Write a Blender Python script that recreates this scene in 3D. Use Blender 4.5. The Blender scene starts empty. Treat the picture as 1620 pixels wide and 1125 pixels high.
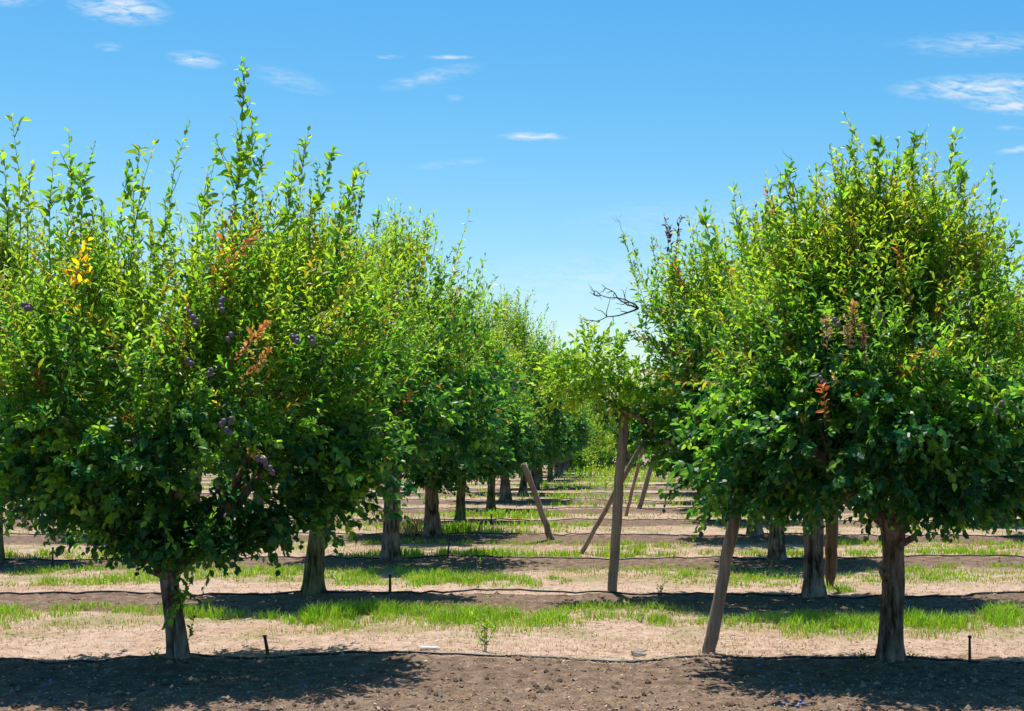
import bpy, math, random
import numpy as np

SC = bpy.context.scene
COL = SC.collection
R = math.radians

# ------------------------------------------------------------------ camera, sky, sun, exposure
CAM_H = 1.72
cam = bpy.data.cameras.new("camera")
cam_o = bpy.data.objects.new("camera", cam)
COL.objects.link(cam_o)
cam_o.location = (0, 0, CAM_H)
cam_o.rotation_euler = (R(90), 0, 0)
cam.sensor_width = 36
cam.lens = 50
cam.shift_x = -0.1235
cam.shift_y = 0.079
cam.clip_end = 5000
SC.camera = cam_o

SUN_EL, SUN_AZ = 75.0, -20.0           # azimuth from +Y, negative = to the left
SUN_STRENGTH, SKY_STRENGTH = 4.9, 0.098
EXPOSURE = 0.56
SC.view_settings.view_transform = 'Standard'
SC.view_settings.look = 'None'
SC.view_settings.exposure = EXPOSURE
SC.view_settings.gamma = 1
SC.cycles.max_bounces = 6
SC.cycles.transmission_bounces = 4
SC.cycles.diffuse_bounces = 4
SC.cycles.transparent_max_bounces = 4
SC.cycles.sample_clamp_indirect = 4

sun = bpy.data.lights.new("sun", 'SUN')
sun.energy = SUN_STRENGTH
sun.angle = R(0.5)
sun.color = (1.0, 0.955, 0.88)
sun_o = bpy.data.objects.new("sun", sun)
COL.objects.link(sun_o)
sun_o.location = (-8, 20, 40)
sun_o.rotation_euler = (-R(90 - SUN_EL), 0, -R(SUN_AZ))

world = bpy.data.worlds.new("World")
SC.world = world
world.use_nodes = True


def build_world():
    nt = world.node_tree
    N, L = nt.nodes, nt.links
    N.clear()
    out = N.new('ShaderNodeOutputWorld')
    bg = N.new('ShaderNodeBackground')
    bg.inputs['Strength'].default_value = SKY_STRENGTH
    L.new(bg.outputs[0], out.inputs[0])
    sky = N.new('ShaderNodeTexSky')
    sky.sky_type = 'NISHITA'
    sky.sun_disc = False
    sky.sun_elevation = R(SUN_EL)
    sky.sun_rotation = R(SUN_AZ)
    sky.air_density = 1.0
    sky.dust_density = 0.7
    sky.ozone_density = 1.6
    hs = N.new('ShaderNodeHueSaturation')
    hs.inputs['Saturation'].default_value = 1.50
    hs.inputs['Hue'].default_value = .4885
    hs.inputs['Value'].default_value = 1.08
    L.new(sky.outputs[0], hs.inputs['Color'])

    def m(op, a, b=None, c=None):
        n = N.new('ShaderNodeMath')
        n.operation = op
        for i, v in enumerate((a, b, c)):
            if v is None:
                continue
            if isinstance(v, (int, float)):
                n.inputs[i].default_value = v
            else:
                L.new(v, n.inputs[i])
        return n.outputs[0]
    tc = N.new('ShaderNodeTexCoord')
    sp = N.new('ShaderNodeSeparateXYZ')
    L.new(tc.outputs['Generated'], sp.inputs[0])
    yy = m('MAXIMUM', sp.outputs[1], 0.05)
    u = m('DIVIDE', sp.outputs[0], yy)
    v = m('DIVIDE', sp.outputs[2], yy)
    cb = N.new('ShaderNodeCombineXYZ')
    L.new(m('MULTIPLY', u, 26.0), cb.inputs[0])
    L.new(m('ADD', m('MULTIPLY', v, 110.0), m('MULTIPLY', u, 9.0)), cb.inputs[1])
    nz = N.new('ShaderNodeTexNoise')
    nz.inputs['Scale'].default_value = 2.2
    nz.inputs['Detail'].default_value = 7
    nz.inputs['Roughness'].default_value = 0.62
    nz.inputs['Distortion'].default_value = 0.7
    L.new(cb.outputs[0], nz.inputs['Vector'])
    fib = m('SUBTRACT', m('MULTIPLY', nz.outputs[0], 3.0), 1.12)
    fib = m('MINIMUM', m('MAXIMUM', fib, 0.0), 1.0)
    # cirrus wisps: direction (azimuth, elevation as slopes), half sizes, density, tilt
    wisps = [(-.364, .301, .040, .013, .95, -.10), (-.438, .307, .022, .006, .55, 0), (-.311, .265, .023, .007, .70, -.1),
             (-.246, .251, .034, .009, .30, -.25), (-.145, .253, .040, .007, .42, .22), (-.133, .2667, .020, .002, .75, 0),
             (-.174, .2667, .012, .0018, .6, 0), (-.073, .211, .030, .0036, .9, 0), (-.132, .192, .030, .004, .3, .1),
             (.245, .245, .075, .011, 1.0, .02), (.262, .234, .040, .009, .9, -.05), (.24, .276, .070, .010, .42, .02), (.268, .202, .020, .003, .7, .15),
             (.262, .217, .018, .0022, .4, 0), (-.373, .274, .012, .004, .4, 0), (-.130, .238, .008, .003, .5, 0),
             (.04, .150, .10, .020, .25, .0), (-.03, .11, .10, .025, .25, 0)]
    tot = None
    for (cu, cv, w, h, a, tilt) in wisps:
        du = m('SUBTRACT', u, cu)
        dv = m('SUBTRACT', m('SUBTRACT', v, cv), m('MULTIPLY', du, tilt))
        du = m('DIVIDE', du, w)
        dv = m('DIVIDE', dv, h)
        r2 = m('ADD', m('MULTIPLY', du, du), m('MULTIPLY', dv, dv))
        k = m('MULTIPLY', m('MAXIMUM', m('SUBTRACT', 1.0, m('SQRT', r2)), 0.0), a * 1.25)
        tot = k if tot is None else m('MAXIMUM', tot, k)
    mask = m('MINIMUM', m('MULTIPLY', tot, fib), 0.68)
    mix = N.new('ShaderNodeMix')
    mix.data_type = 'RGBA'
    L.new(mask, mix.inputs[0])
    L.new(hs.outputs[0], mix.inputs[6])
    mix.inputs[7].default_value = (6.6, 6.8, 7.0, 1)
    L.new(mix.outputs[2], bg.inputs['Color'])


build_world()

# ------------------------------------------------------------------ helpers
ROW0, ROWS = 10.9, 4.5                   # first tree row, row spacing
COLX = -3.54
COLS = 5.43


def pxy(px, py):
    """a measured spot on the ground"""
    d = 2250 * CAM_H / (py - 690)
    return (px - 1010) * d / 2250, d


def hash01(ix, iy, iz, seed):
    h = (ix.astype(np.int64) * 374761393 + iy.astype(np.int64) * 668265263 + iz.astype(np.int64) * 2147483647 + seed * 144269504)
    h = (h ^ (h >> 13)) * 1274126177
    h = h & 0x7fffffff
    h = (h ^ (h >> 16)) * 73244475
    return ((h & 0xffffff) / float(0xffffff))


def vnoise(p, seed=0):
    """smooth value noise in 0..1; p is (n,3)"""
    i = np.floor(p)
    f = p - i
    f = f * f * (3 - 2 * f)
    i = i.astype(np.int64)
    out = 0
    for dx in (0, 1):
        for dy in (0, 1):
            for dz in (0, 1):
                w = (f[:, 0] if dx else 1 - f[:, 0]) * (f[:, 1] if dy else 1 - f[:, 1]) * (f[:, 2] if dz else 1 - f[:, 2])
                out = out + w * hash01(i[:, 0] + dx, i[:, 1] + dy, i[:, 2] + dz, seed)
    return out


def fbm(p, seed=0, octv=4, gain=.5):
    a, s, t = 1.0, 0.0, 0.0
    p = np.array(p, dtype=float)
    for k in range(octv):
        s = s + a * vnoise(p, seed + k * 17)
        t += a
        a *= gain
        p = p * 2.03 + 7.1
    return s / t


def unit(a):
    return a / np.maximum(np.linalg.norm(a, axis=-1, keepdims=True), 1e-9)


class MB:
    """collects numpy blocks of vertices / faces and links them as one mesh"""

    def __init__(self):
        self.v, self.f, self.c, self.m, self.sm, self.n = [], [], [], [], [], 0

    def add(self, verts, faces, col=(1, 1, 1), mat=0, smooth=False):
        verts = np.asarray(verts, dtype=np.float32).reshape(-1, 3)
        n = len(verts)
        for fa in (faces if isinstance(faces, list) else [faces]):
            fa = np.asarray(fa, dtype=np.int64)
            self.f.append(fa + self.n)
            self.m.append(np.full(len(fa), mat, dtype=np.int32))
            self.sm.append(np.full(len(fa), smooth, dtype=bool))
        c = np.asarray(col, dtype=np.float32)
        if c.ndim == 1:
            c = np.tile(c[:3], (n, 1))
        self.c.append(c)
        self.v.append(verts)
        self.n += n

    def mesh(self, name, mats):
        me = bpy.data.meshes.new(name)
        v = np.concatenate(self.v)
        me.vertices.add(len(v))
        me.vertices.foreach_set("co", v.ravel())
        tot = np.concatenate([np.full(len(f), f.shape[1], dtype=np.int32) for f in self.f])
        idx = np.concatenate([f.ravel() for f in self.f]).astype(np.int32)
        me.loops.add(len(idx))
        me.loops.foreach_set("vertex_index", idx)
        me.polygons.add(len(tot))
        me.polygons.foreach_set("loop_start", np.concatenate([[0], np.cumsum(tot)[:-1]]).astype(np.int32))
        me.polygons.foreach_set("loop_total", tot)
        me.polygons.foreach_set("material_index", np.concatenate(self.m))
        me.polygons.foreach_set("use_smooth", np.concatenate(self.sm))
        at = me.attributes.new("tint", 'FLOAT_COLOR', 'POINT')
        c = np.concatenate(self.c)
        at.data.foreach_set("color", np.concatenate([c, np.ones((len(c), 1), np.float32)], axis=1).ravel())
        for mt in (mats if isinstance(mats, (list, tuple)) else [mats]):
            me.materials.append(mt)
        me.update(calc_edges=True)
        return me


def link(name, data, parent=None, loc=(0, 0, 0)):
    o = bpy.data.objects.new(name, data)
    COL.objects.link(o)
    if parent is not None:
        o.parent = parent
    o.location = loc
    return o


def tag(o, label=None, cat=None, group=None, kind=None):
    for k, v in (("label", label), ("category", cat), ("group", group), ("kind", kind)):
        if v:
            o[k] = v
    return o


def tube(mb, pts, rad, seg=8, col=(1, 1, 1), mat=0, rough=0.0, seed=0, cap=True, fine=6.0):
    """a bent, tapered, slightly knobbly limb"""
    pts = np.asarray(pts, float)
    rad = np.broadcast_to(np.asarray(rad, float), (len(pts),))
    t = np.gradient(pts, axis=0)
    t = unit(t)
    ref = np.array([0.0, 0.0, 1.0]) if abs(t[0][2]) < .9 else np.array([1.0, 0, 0])
    s = unit(np.cross(t, ref))
    b = np.cross(t, s)
    a = np.arange(seg) * 2 * math.pi / seg
    ring = pts[:, None, :] + rad[:, None, None] * (np.cos(a)[None, :, None] * s[:, None, :] + np.sin(a)[None, :, None] * b[:, None, :])
    if rough:
        q = ring.reshape(-1, 3)
        k = 1 + rough * (vnoise(q * fine, seed) - .5) * 2
        ring = pts[:, None, :] + (ring - pts[:, None, :]) * k.reshape(ring.shape[:2])[:, :, None]
    n = len(pts)
    i = np.arange(n - 1)[:, None] * seg
    j = np.arange(seg)[None, :]
    f = np.stack([i + j, i + (j + 1) % seg, i + seg + (j + 1) % seg, i + seg + j], axis=-1).reshape(-1, 4)
    v = ring.reshape(-1, 3)
    faces = [f]
    if cap:
        v = np.concatenate([v, pts[:1], pts[-1:]])
        c0, c1 = n * seg, n * seg + 1
        jj = np.arange(seg)
        faces.append(np.stack([np.full(seg, c0), (jj + 1) % seg, jj], axis=-1))
        faces.append(np.stack([np.full(seg, c1), (n - 1) * seg + jj, (n - 1) * seg + (jj + 1) % seg], axis=-1))
    mb.add(v, faces, col, mat, smooth=True)


# ------------------------------------------------------------------ materials
def new_mat(name):
    m = bpy.data.materials.new(name)
    m.use_nodes = True
    nt = m.node_tree
    nt.nodes.clear()
    out = nt.nodes.new('ShaderNodeOutputMaterial')
    return m, nt, nt.nodes, nt.links, out


def leaf_mat(name, trans=.52, rough=.40, gain=(2.5, 2.35, 1.1), spec=.5):
    m, nt, N, L, out = new_mat(name)
    at = N.new('ShaderNodeAttribute')
    at.attribute_name = 'tint'
    p = N.new('ShaderNodeBsdfPrincipled')
    p.inputs['Roughness'].default_value = rough
    p.inputs['Specular IOR Level'].default_value = spec
    L.new(at.outputs['Color'], p.inputs['Base Color'])
    mul = N.new('ShaderNodeMix')
    mul.data_type = 'RGBA'
    mul.blend_type = 'MULTIPLY'
    mul.inputs[0].default_value = 1
    L.new(at.outputs['Color'], mul.inputs[6])
    mul.inputs[7].default_value = (*gain, 1)
    tr = N.new('ShaderNodeBsdfTranslucent')
    L.new(mul.outputs[2], tr.inputs['Color'])
    mx = N.new('ShaderNodeMixShader')
    mx.inputs[0].default_value = trans
    L.new(p.outputs[0], mx.inputs[1])
    L.new(tr.outputs[0], mx.inputs[2])
    L.new(mx.outputs[0], out.inputs[0])
    return m


def ramp(N, L, src, stops):
    r = N.new('ShaderNodeValToRGB')
    e = r.color_ramp.elements
    while len(e) < len(stops):
        e.new(.5)
    for k, (pos, c) in enumerate(stops):
        e[k].position = pos
        e[k].color = (*c, 1)
    L.new(src, r.inputs[0])
    return r.outputs[0]


def wood_mat(name, stops, sx=22.0, sz=2.2, bump=.5, dist=.02, rough=.85, tint=False):
    m, nt, N, L, out = new_mat(name)
    tc = N.new('ShaderNodeTexCoord')
    mp = N.new('ShaderNodeMapping')
    mp.inputs['Scale'].default_value = (sx, sx, sz)
    L.new(tc.outputs['Object'], mp.inputs[0])
    nz = N.new('ShaderNodeTexNoise')
    nz.inputs['Scale'].default_value = 1.0
    nz.inputs['Detail'].default_value = 6
    nz.inputs['Roughness'].default_value = .65
    L.new(mp.outputs[0], nz.inputs['Vector'])
    nz2 = N.new('ShaderNodeTexNoise')
    nz2.inputs['Scale'].default_value = 3.5
    nz2.inputs['Detail'].default_value = 5
    L.new(tc.outputs['Object'], nz2.inputs['Vector'])
    ad = N.new('ShaderNodeMath')
    ad.operation = 'MULTIPLY_ADD'
    ad.inputs[1].default_value = .45
    L.new(nz2.outputs[0], ad.inputs[0])
    sb = N.new('ShaderNodeMath')
    sb.operation = 'MULTIPLY'
    sb.inputs[1].default_value = .6
    L.new(nz.outputs[0], sb.inputs[0])
    L.new(sb.outputs[0], ad.inputs[2])
    p = N.new('ShaderNodeBsdfPrincipled')
    p.inputs['Roughness'].default_value = rough
    p.inputs['Specular IOR Level'].default_value = .25
    L.new(ramp(N, L, ad.outputs[0], stops), p.inputs['Base Color'])
    bp = N.new('ShaderNodeBump')
    bp.inputs['Strength'].default_value = bump
    bp.inputs['Distance'].default_value = dist
    L.new(nz.outputs[0], bp.inputs['Height'])
    L.new(bp.outputs[0], p.inputs['Normal'])
    L.new(p.outputs[0], out.inputs[0])
    return m


def plain_mat(name, colr, rough=.6, var=.35, scale=30.0, bump=0.0, spec=.4):
    m, nt, N, L, out = new_mat(name)
    tc = N.new('ShaderNodeTexCoord')
    nz = N.new('ShaderNodeTexNoise')
    nz.inputs['Scale'].default_value = scale
    nz.inputs['Detail'].default_value = 5
    L.new(tc.outputs['Object'], nz.inputs['Vector'])
    lo = tuple(c * (1 - var) for c in colr)
    hi = tuple(min(1, c * (1 + var)) for c in colr)
    p = N.new('ShaderNodeBsdfPrincipled')
    p.inputs['Roughness'].default_value = rough
    p.inputs['Specular IOR Level'].default_value = spec
    L.new(ramp(N, L, nz.outputs[0], [(.3, lo), (.7, hi)]), p.inputs['Base Color'])
    if bump:
        bp = N.new('ShaderNodeBump')
        bp.inputs['Strength'].default_value = bump
        bp.inputs['Distance'].default_value = .01
        L.new(nz.outputs[0], bp.inputs['Height'])
        L.new(bp.outputs[0], p.inputs['Normal'])
    L.new(p.outputs[0], out.inputs[0])
    return m


M_LEAF = leaf_mat('plum_leaf')
M_DEAD = leaf_mat('dead_leaf', trans=.25, rough=.7, gain=(1.3, 1.1, .8), spec=.2)
M_GRASS = leaf_mat('grass_blade', trans=.35, rough=.55, gain=(2.0, 1.9, .8), spec=.3)
M_TWIG = plain_mat('twig_bark', (.085, .062, .042), rough=.8, spec=.2)
M_BARK = wood_mat('plum_bark', [(.42, (.020, .014, .010)), (.48, (.12, .09, .066)), (.54, (.23, .185, .145)), (.64, (.36, .31, .26))], sx=24, sz=4.2, bump=1.0, dist=.035)
M_MOSSY = wood_mat('mossy_bark', [(.42, (.020, .018, .010)), (.48, (.10, .098, .042)), (.54, (.175, .172, .08)), (.64, (.27, .25, .15))], sx=24, sz=4.2, bump=1.0, dist=.035)
M_BROWN = wood_mat('brown_bark', [(.42, (.018, .011, .007)), (.48, (.095, .064, .042)), (.54, (.18, .130, .092)), (.64, (.31, .25, .20))], sx=24, sz=4.2, bump=1.0, dist=.035)
M_DARKPOST = wood_mat('dark_wood', [(.40, (.03, .02, .014)), (.5, (.095, .062, .044)), (.66, (.16, .11, .08))], sx=34, sz=1.6, bump=.5, dist=.012)
M_POST = wood_mat('weathered_wood', [(.40, (.05, .033, .024)), (.47, (.19, .135, .10)), (.56, (.27, .20, .155)), (.68, (.36, .28, .22))], sx=34, sz=1.6, bump=.5, dist=.012)
M_TAN = wood_mat('tan_wood', [(.40, (.09, .06, .042)), (.47, (.25, .18, .13)), (.56, (.34, .25, .19)), (.68, (.42, .33, .26))], sx=34, sz=1.6, bump=.5, dist=.012)
M_PALE = wood_mat('pale_wood', [(.3, (.14, .105, .08)), (.5, (.27, .21, .165)), (.7, (.36, .30, .25))], sx=34, sz=1.6, bump=.5, dist=.012)
M_HOSE = plain_mat('black_plastic', (.022, .022, .025), rough=.42, var=.4, scale=9)
M_STAKE = plain_mat('dark_stake', (.035, .03, .028), rough=.6, var=.5, scale=20)
M_PLUM = plain_mat('plum_skin', (.12, .085, .125), rough=.5, var=.5, scale=22)
M_BLUE = plain_mat('bloomy_plum_skin', (.10, .11, .30), rough=.55, var=.5, scale=22)
M_ROCK = plain_mat('grey_stone', (.26, .25, .245), rough=.9, var=.4, scale=14, bump=.6)
M_WHITE = plain_mat('white_plastic', (.72, .73, .72), rough=.5, var=.08, scale=8)


# ------------------------------------------------------------------ ground
def band(y):
    """0 on a tree row, rising towards the camera, 1 on the next row"""
    b = (ROW0 - y) / ROWS
    return b - np.floor(b)


def ground_h(x, y):
    x = np.asarray(x, float)
    y = np.asarray(y, float)
    p = np.stack([x, y, np.zeros_like(x)], -1)
    h = (fbm(p * .45, 3, 3) - .5) * .10
    h = h + (fbm(p * 2.3, 5, 3) - .5) * .05
    b = band(y)
    near = np.exp(-np.minimum(b, 1 - b) ** 2 / .006)
    h = h + near * .035
    bb = np.minimum(b, 1 - b * .0)
    tilled = np.clip((.30 - bb) / .08, 0, 1) + (y < ROW0)
    h = h + (fbm(p * 11.0, 8, 3) - .5) * (.024 + .026 * np.minimum(tilled, 1)) * (np.abs(y) < 60)
    for (tx, ty) in ((-3.54, 10.9), (1.90, 10.9), (-3.52, 15.4), (1.875, 15.4), (-.29, 15.48), (.54, 11.2)):
        h = h + .028 * np.exp(-((x - tx) ** 2 + (y - ty) ** 2) / .07)
    return h - .02


def gh(x, y):
    return float(ground_h(np.array([x]), np.array([y]))[0])


def axis(lo, hi, far_lo, far_hi, step):
    mid = list(np.arange(lo, hi, step))
    a, s = [], step
    p = lo
    while p > far_lo:
        s *= 1.35
        p -= s
        a.append(p)
    c, s, p = [], step, mid[-1]
    while p < far_hi:
        s *= 1.35
        p += s
        c.append(p)
    return np.array(a[::-1] + mid + c)


def build_ground():
    xs = axis(-9, 7, -2500, 2500, .05)
    ys = [8.0]
    while ys[-1] < 60:
        ys.append(ys[-1] + .03 * (ys[-1] / 8.0) ** 1.5)
    s = .6
    while ys[-1] < 4000:
        s *= 1.3
        ys.append(ys[-1] + s)
    lo = []
    p, s = 8.0, .05
    while p > -200:
        s *= 1.3
        p -= s
        lo.append(p)
    ys = np.array(lo[::-1] + ys)
    X, Y = np.meshgrid(xs, ys)
    Z = ground_h(X.ravel(), Y.ravel())
    nx, ny = len(xs), len(ys)
    i = np.arange(ny - 1)[:, None] * nx + np.arange(nx - 1)[None, :]
    f = np.stack([i, i + 1, i + nx + 1, i + nx], -1).reshape(-1, 4)
    mb = MB()
    mb.add(np.stack([X.ravel(), Y.ravel(), Z], -1), f, smooth=True)

    m, nt, N, L, out = new_mat('orchard_soil')

    def mth(op, a, b=None, c=None):
        n = N.new('ShaderNodeMath')
        n.operation = op
        for k, v in enumerate((a, b, c)):
            if v is None:
                continue
            if isinstance(v, (int, float)):
                n.inputs[k].default_value = v
            else:
                L.new(v, n.inputs[k])
        return n.outputs[0]
    geo = N.new('ShaderNodeNewGeometry')
    pos = geo.outputs['Position']
    sp = N.new('ShaderNodeSeparateXYZ')
    L.new(pos, sp.inputs[0])

    def noise(scale, detail=5, rough=.55, vec=pos):
        n = N.new('ShaderNodeTexNoise')
        n.inputs['Scale'].default_value = scale
        n.inputs['Detail'].default_value = detail
        n.inputs['Roughness'].default_value = rough
        L.new(vec, n.inputs['Vector'])
        return n.outputs[0]
    st = N.new('ShaderNodeMapping')
    st.inputs['Scale'].default_value = (.35, 1.6, 1)
    L.new(pos, st.inputs[0])
    wob = noise(1.1, 4, .6, st.outputs[0])
    b = mth('DIVIDE', mth('SUBTRACT', ROW0, sp.outputs[1]), ROWS)
    b = mth('FRACT', b)
    b = mth('ADD', b, mth('MULTIPLY', mth('SUBTRACT', wob, .5), .30))
    big, mid, fin = noise(1.3, 5), noise(9, 6, .62), noise(70, 5, .7)
    # soils
    dark_soil = ramp(N, L, mid, [(.25, (.062, .039, .027)), (.5, (.140, .092, .063)), (.75, (.26, .18, .128))])
    dry = ramp(N, L, mid, [(.22, (.235, .150, .108)), (.5, (.39, .275, .208)), (.78, (.51, .39, .30))])
    straw = ramp(N, L, noise(22, 6, .7), [(.25, (.12, .11, .045)), (.5, (.25, .205, .105)), (.75, (.42, .33, .22))])

    def mixc(f, a, c):
        n = N.new('ShaderNodeMix')
        n.data_type = 'RGBA'
        if isinstance(f, float):
            n.inputs[0].default_value = f
        else:
            L.new(f, n.inputs[0])
        for k, s_ in ((6, a), (7, c)):
            if isinstance(s_, tuple):
                n.inputs[k].default_value = (*s_, 1)
            else:
                L.new(s_, n.inputs[k])
        return n.outputs[2]

    def sstep(v, a, c):
        n = N.new('ShaderNodeMapRange')
        n.interpolation_type = 'SMOOTHSTEP'
        n.inputs[1].default_value, n.inputs[2].default_value = a, c
        L.new(v, n.inputs[0])
        return n.outputs[0]
    is_straw = mth('MULTIPLY', sstep(b, .20, .34), mth('SUBTRACT', 1.0, sstep(b, .60, .80)))
    is_straw = mth('MULTIPLY', is_straw, sstep(big, .44, .60))
    dry = mixc(mth('MULTIPLY', sstep(noise(.9, 4, .6), .48, .66), .75), dry, ramp(N, L, mid, [(.25, (.22, .125, .075)), (.75, (.42, .28, .185))]))
    c = mixc(is_straw, dry, straw)
    dark_fac = mth('SUBTRACT', 1.0, sstep(b, .23, .36))  # darker soil strip on the near side of each tree row
    end = sstep(b, .985, 1.04)
    dark_fac = mth('MAXIMUM', dark_fac, end)
    fore = mth('SUBTRACT', 1.0, sstep(sp.outputs[1], ROW0 - .10, ROW0 + .12))   # the bare tilled headland
    dark_fac = mth('MAXIMUM', dark_fac, mth('MULTIPLY', fore, .93))
    dark_fac = mth('MULTIPLY', dark_fac, sstep(mth('ADD', big, mth('MULTIPLY', mid, .5)), .34, .56))
    dark_fac = mth('MAXIMUM', dark_fac, mth('MULTIPLY', fore, .86))
    c = mixc(dark_fac, c, dark_soil)
    # bright crumbs, chaff
    crumbs = sstep(noise(110, 2, .5), .62, .70)
    c = mixc(mth('MULTIPLY', crumbs, .6), c, (.42, .34, .26))
    dk = sstep(fin, .56, .72)
    c = mixc(mth('MULTIPLY', dk, .55), c, (.05, .036, .028))
    p = N.new('ShaderNodeBsdfPrincipled')
    p.inputs['Roughness'].default_value = .95
    p.inputs['Specular IOR Level'].default_value = .15
    L.new(c, p.inputs['Base Color'])
    bp = N.new('ShaderNodeBump')
    bp.inputs['Strength'].default_value = .8
    bp.inputs['Distance'].default_value = .018
    L.new(mth('ADD', mth('MULTIPLY', fin, .5), mid), bp.inputs['Height'])
    L.new(bp.outputs[0], p.inputs['Normal'])
    L.new(p.outputs[0], out.inputs[0])
    o = link('ground', mb.mesh('ground', m))
    tag(o, 'dry orchard soil with dark strips along the tree rows', 'ground', kind='structure')


build_ground()

# ------------------------------------------------------------------ leaves
F8T = np.array([[0, 2, 1], [0, 3, 2], [4, 5, 7], [5, 6, 7]])
F8Q = np.array([[1, 2, 5, 4], [2, 3, 6, 5]])
F5 = np.array([[0, 2, 1], [0, 3, 2], [1, 2, 4], [2, 3, 4]])


def add_leaves(mb, P, A, Nn, ln, wd, col, rng, fine=True, mat=0):
    n = len(P)
    if not n:
        return
    A = unit(A)
    S = unit(np.cross(A, Nn))
    U = np.cross(S, A)
    ln = ln[:, None]
    wd = wd[:, None]
    fold = wd * rng.uniform(.05, .45, (n, 1))
    curl = ln * rng.uniform(-.05, .40, (n, 1))
    if fine:
        c1 = P + A * ln * .32
        c2 = P + A * ln * .68 - U * curl * .35
        tip = P + A * ln - U * curl
        V = np.stack([P, c1 + S * wd * .46 + U * fold, c1, c1 - S * wd * .46 + U * fold,
                      c2 + S * wd * .40 + U * fold * .8, c2, c2 - S * wd * .40 + U * fold * .8, tip], 1)
        off = np.arange(n)[:, None, None] * 8
        faces = [(F8T[None] + off).reshape(-1, 3), (F8Q[None] + off).reshape(-1, 4)]
        k = 8
    else:
        c = P + A * ln * .48 - U * curl * .15
        tip = P + A * ln - U * curl
        V = np.stack([P, c + S * wd * .5 + U * fold, c, c - S * wd * .5 + U * fold, tip], 1)
        off = np.arange(n)[:, None, None] * 5
        faces = [(F5[None] + off).reshape(-1, 3)]
        k = 5
    mb.add(V.reshape(-1, 3), faces, np.repeat(col, k, axis=0), mat)


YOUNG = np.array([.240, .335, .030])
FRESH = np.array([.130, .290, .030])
MATURE_SHADED = np.array([.010, .080, .034])  # old leaf tone, darkened and blued to hold the lower crown's shade
GOLD = np.array([.32, .27, .02])
RUST = np.array([.36, .13, .04])
TAN = np.array([.30, .21, .12])


def add_sprigs(mb, B, D, Ln, bend, young, rng, lsize=.075, spacing=.03, fine=True, twig_r=.003, leaf_up=.9, aspect=(.40, .60), colr=None, lmat=0, tmat=1, n_max=None, taper=.35, spread=(.7, 1.25)):
    """B base points, D directions, Ln lengths, bend vectors: leafy twigs, each a curved stem with alternate leaves"""
    n = len(B)
    D = unit(D)
    cnt = np.maximum(3, (Ln / spacing * rng.uniform(.8, 1.15, n))).astype(int)
    if n_max:
        cnt = np.minimum(cnt, n_max)
    sid = np.repeat(np.arange(n), cnt)
    k = np.arange(len(sid)) - np.repeat(np.cumsum(cnt) - cnt, cnt)
    t = (k + rng.uniform(.3, .9, len(k))) / cnt[sid]
    t = .08 + .92 * np.minimum(t, 1)
    l_ = Ln[sid][:, None]
    P = B[sid] + D[sid] * l_ * t[:, None] + bend[sid] * l_ * (t ** 2)[:, None]
    T = unit(D[sid] + 2 * bend[sid] * t[:, None])
    az = k * 2.39996 + rng.uniform(0, 6.28, n)[sid]
    ref = unit(np.cross(T, np.tile([[.31, .17, .93]], (len(T), 1))))
    b2 = np.cross(T, ref)
    side = np.cos(az)[:, None] * ref + np.sin(az)[:, None] * b2
    spr = rng.uniform(spread[0], spread[1], (len(T), 1)) * (1.1 - .5 * t[:, None])
    A = unit(T + side * spr + rng.normal(0, .22, T.shape) - np.array([0, 0, .18]))
    Nn = np.array([0, 0, 1.0]) * leaf_up + T * .35 + rng.normal(0, .62, T.shape)
    size = lsize * rng.uniform(.45, 1.12, len(T)) ** .8 * 1.1 * (1 - taper * t ** 3)
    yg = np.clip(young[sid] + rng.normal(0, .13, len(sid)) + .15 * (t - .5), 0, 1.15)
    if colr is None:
        c = np.where((yg < .5)[:, None], MATURE_SHADED + (FRESH - MATURE_SHADED) * (yg * 2)[:, None], FRESH + (YOUNG - FRESH) * (np.minimum(yg, 1) * 2 - 1)[:, None])
    else:
        c = colr[sid]
    c = c * rng.uniform(.72, 1.28, (len(c), 1)) * (1 + rng.normal(0, .06, c.shape))
    wd = size * rng.uniform(aspect[0], aspect[1], len(T)) * (1.18 - .36 * np.clip(yg, 0, 1))
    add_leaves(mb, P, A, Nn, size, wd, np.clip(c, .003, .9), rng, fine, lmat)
    # stems: three-sided, four stations
    st = np.array([0, .33, .67, 1.0])
    C = B[:, None, :] + D[:, None, :] * Ln[:, None, None] * st[None, :, None] + bend[:, None, :] * Ln[:, None, None] * (st ** 2)[None, :, None]
    r1 = unit(np.cross(D, np.tile([[.31, .17, .93]], (n, 1))))
    r2 = np.cross(D, r1)
    rr = twig_r * (1 - .75 * st)
    ang = np.arange(3) * 2.0944
    ring = C[:, :, None, :] + rr[None, :, None, None] * (np.cos(ang)[None, None, :, None] * r1[:, None, None, :] + np.sin(ang)[None, None, :, None] * r2[:, None, None, :])
    q = []
    for i in range(3):
        for j in range(3):
            q.append([i * 3 + j, i * 3 + (j + 1) % 3, i * 3 + 3 + (j + 1) % 3, i * 3 + 3 + j])
    q = np.array(q)
    mb.add(ring.reshape(-1, 3), [(q[None] + np.arange(n)[:, None, None] * 12).reshape(-1, 4)], (1, 1, 1), tmat, smooth=True)


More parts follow.
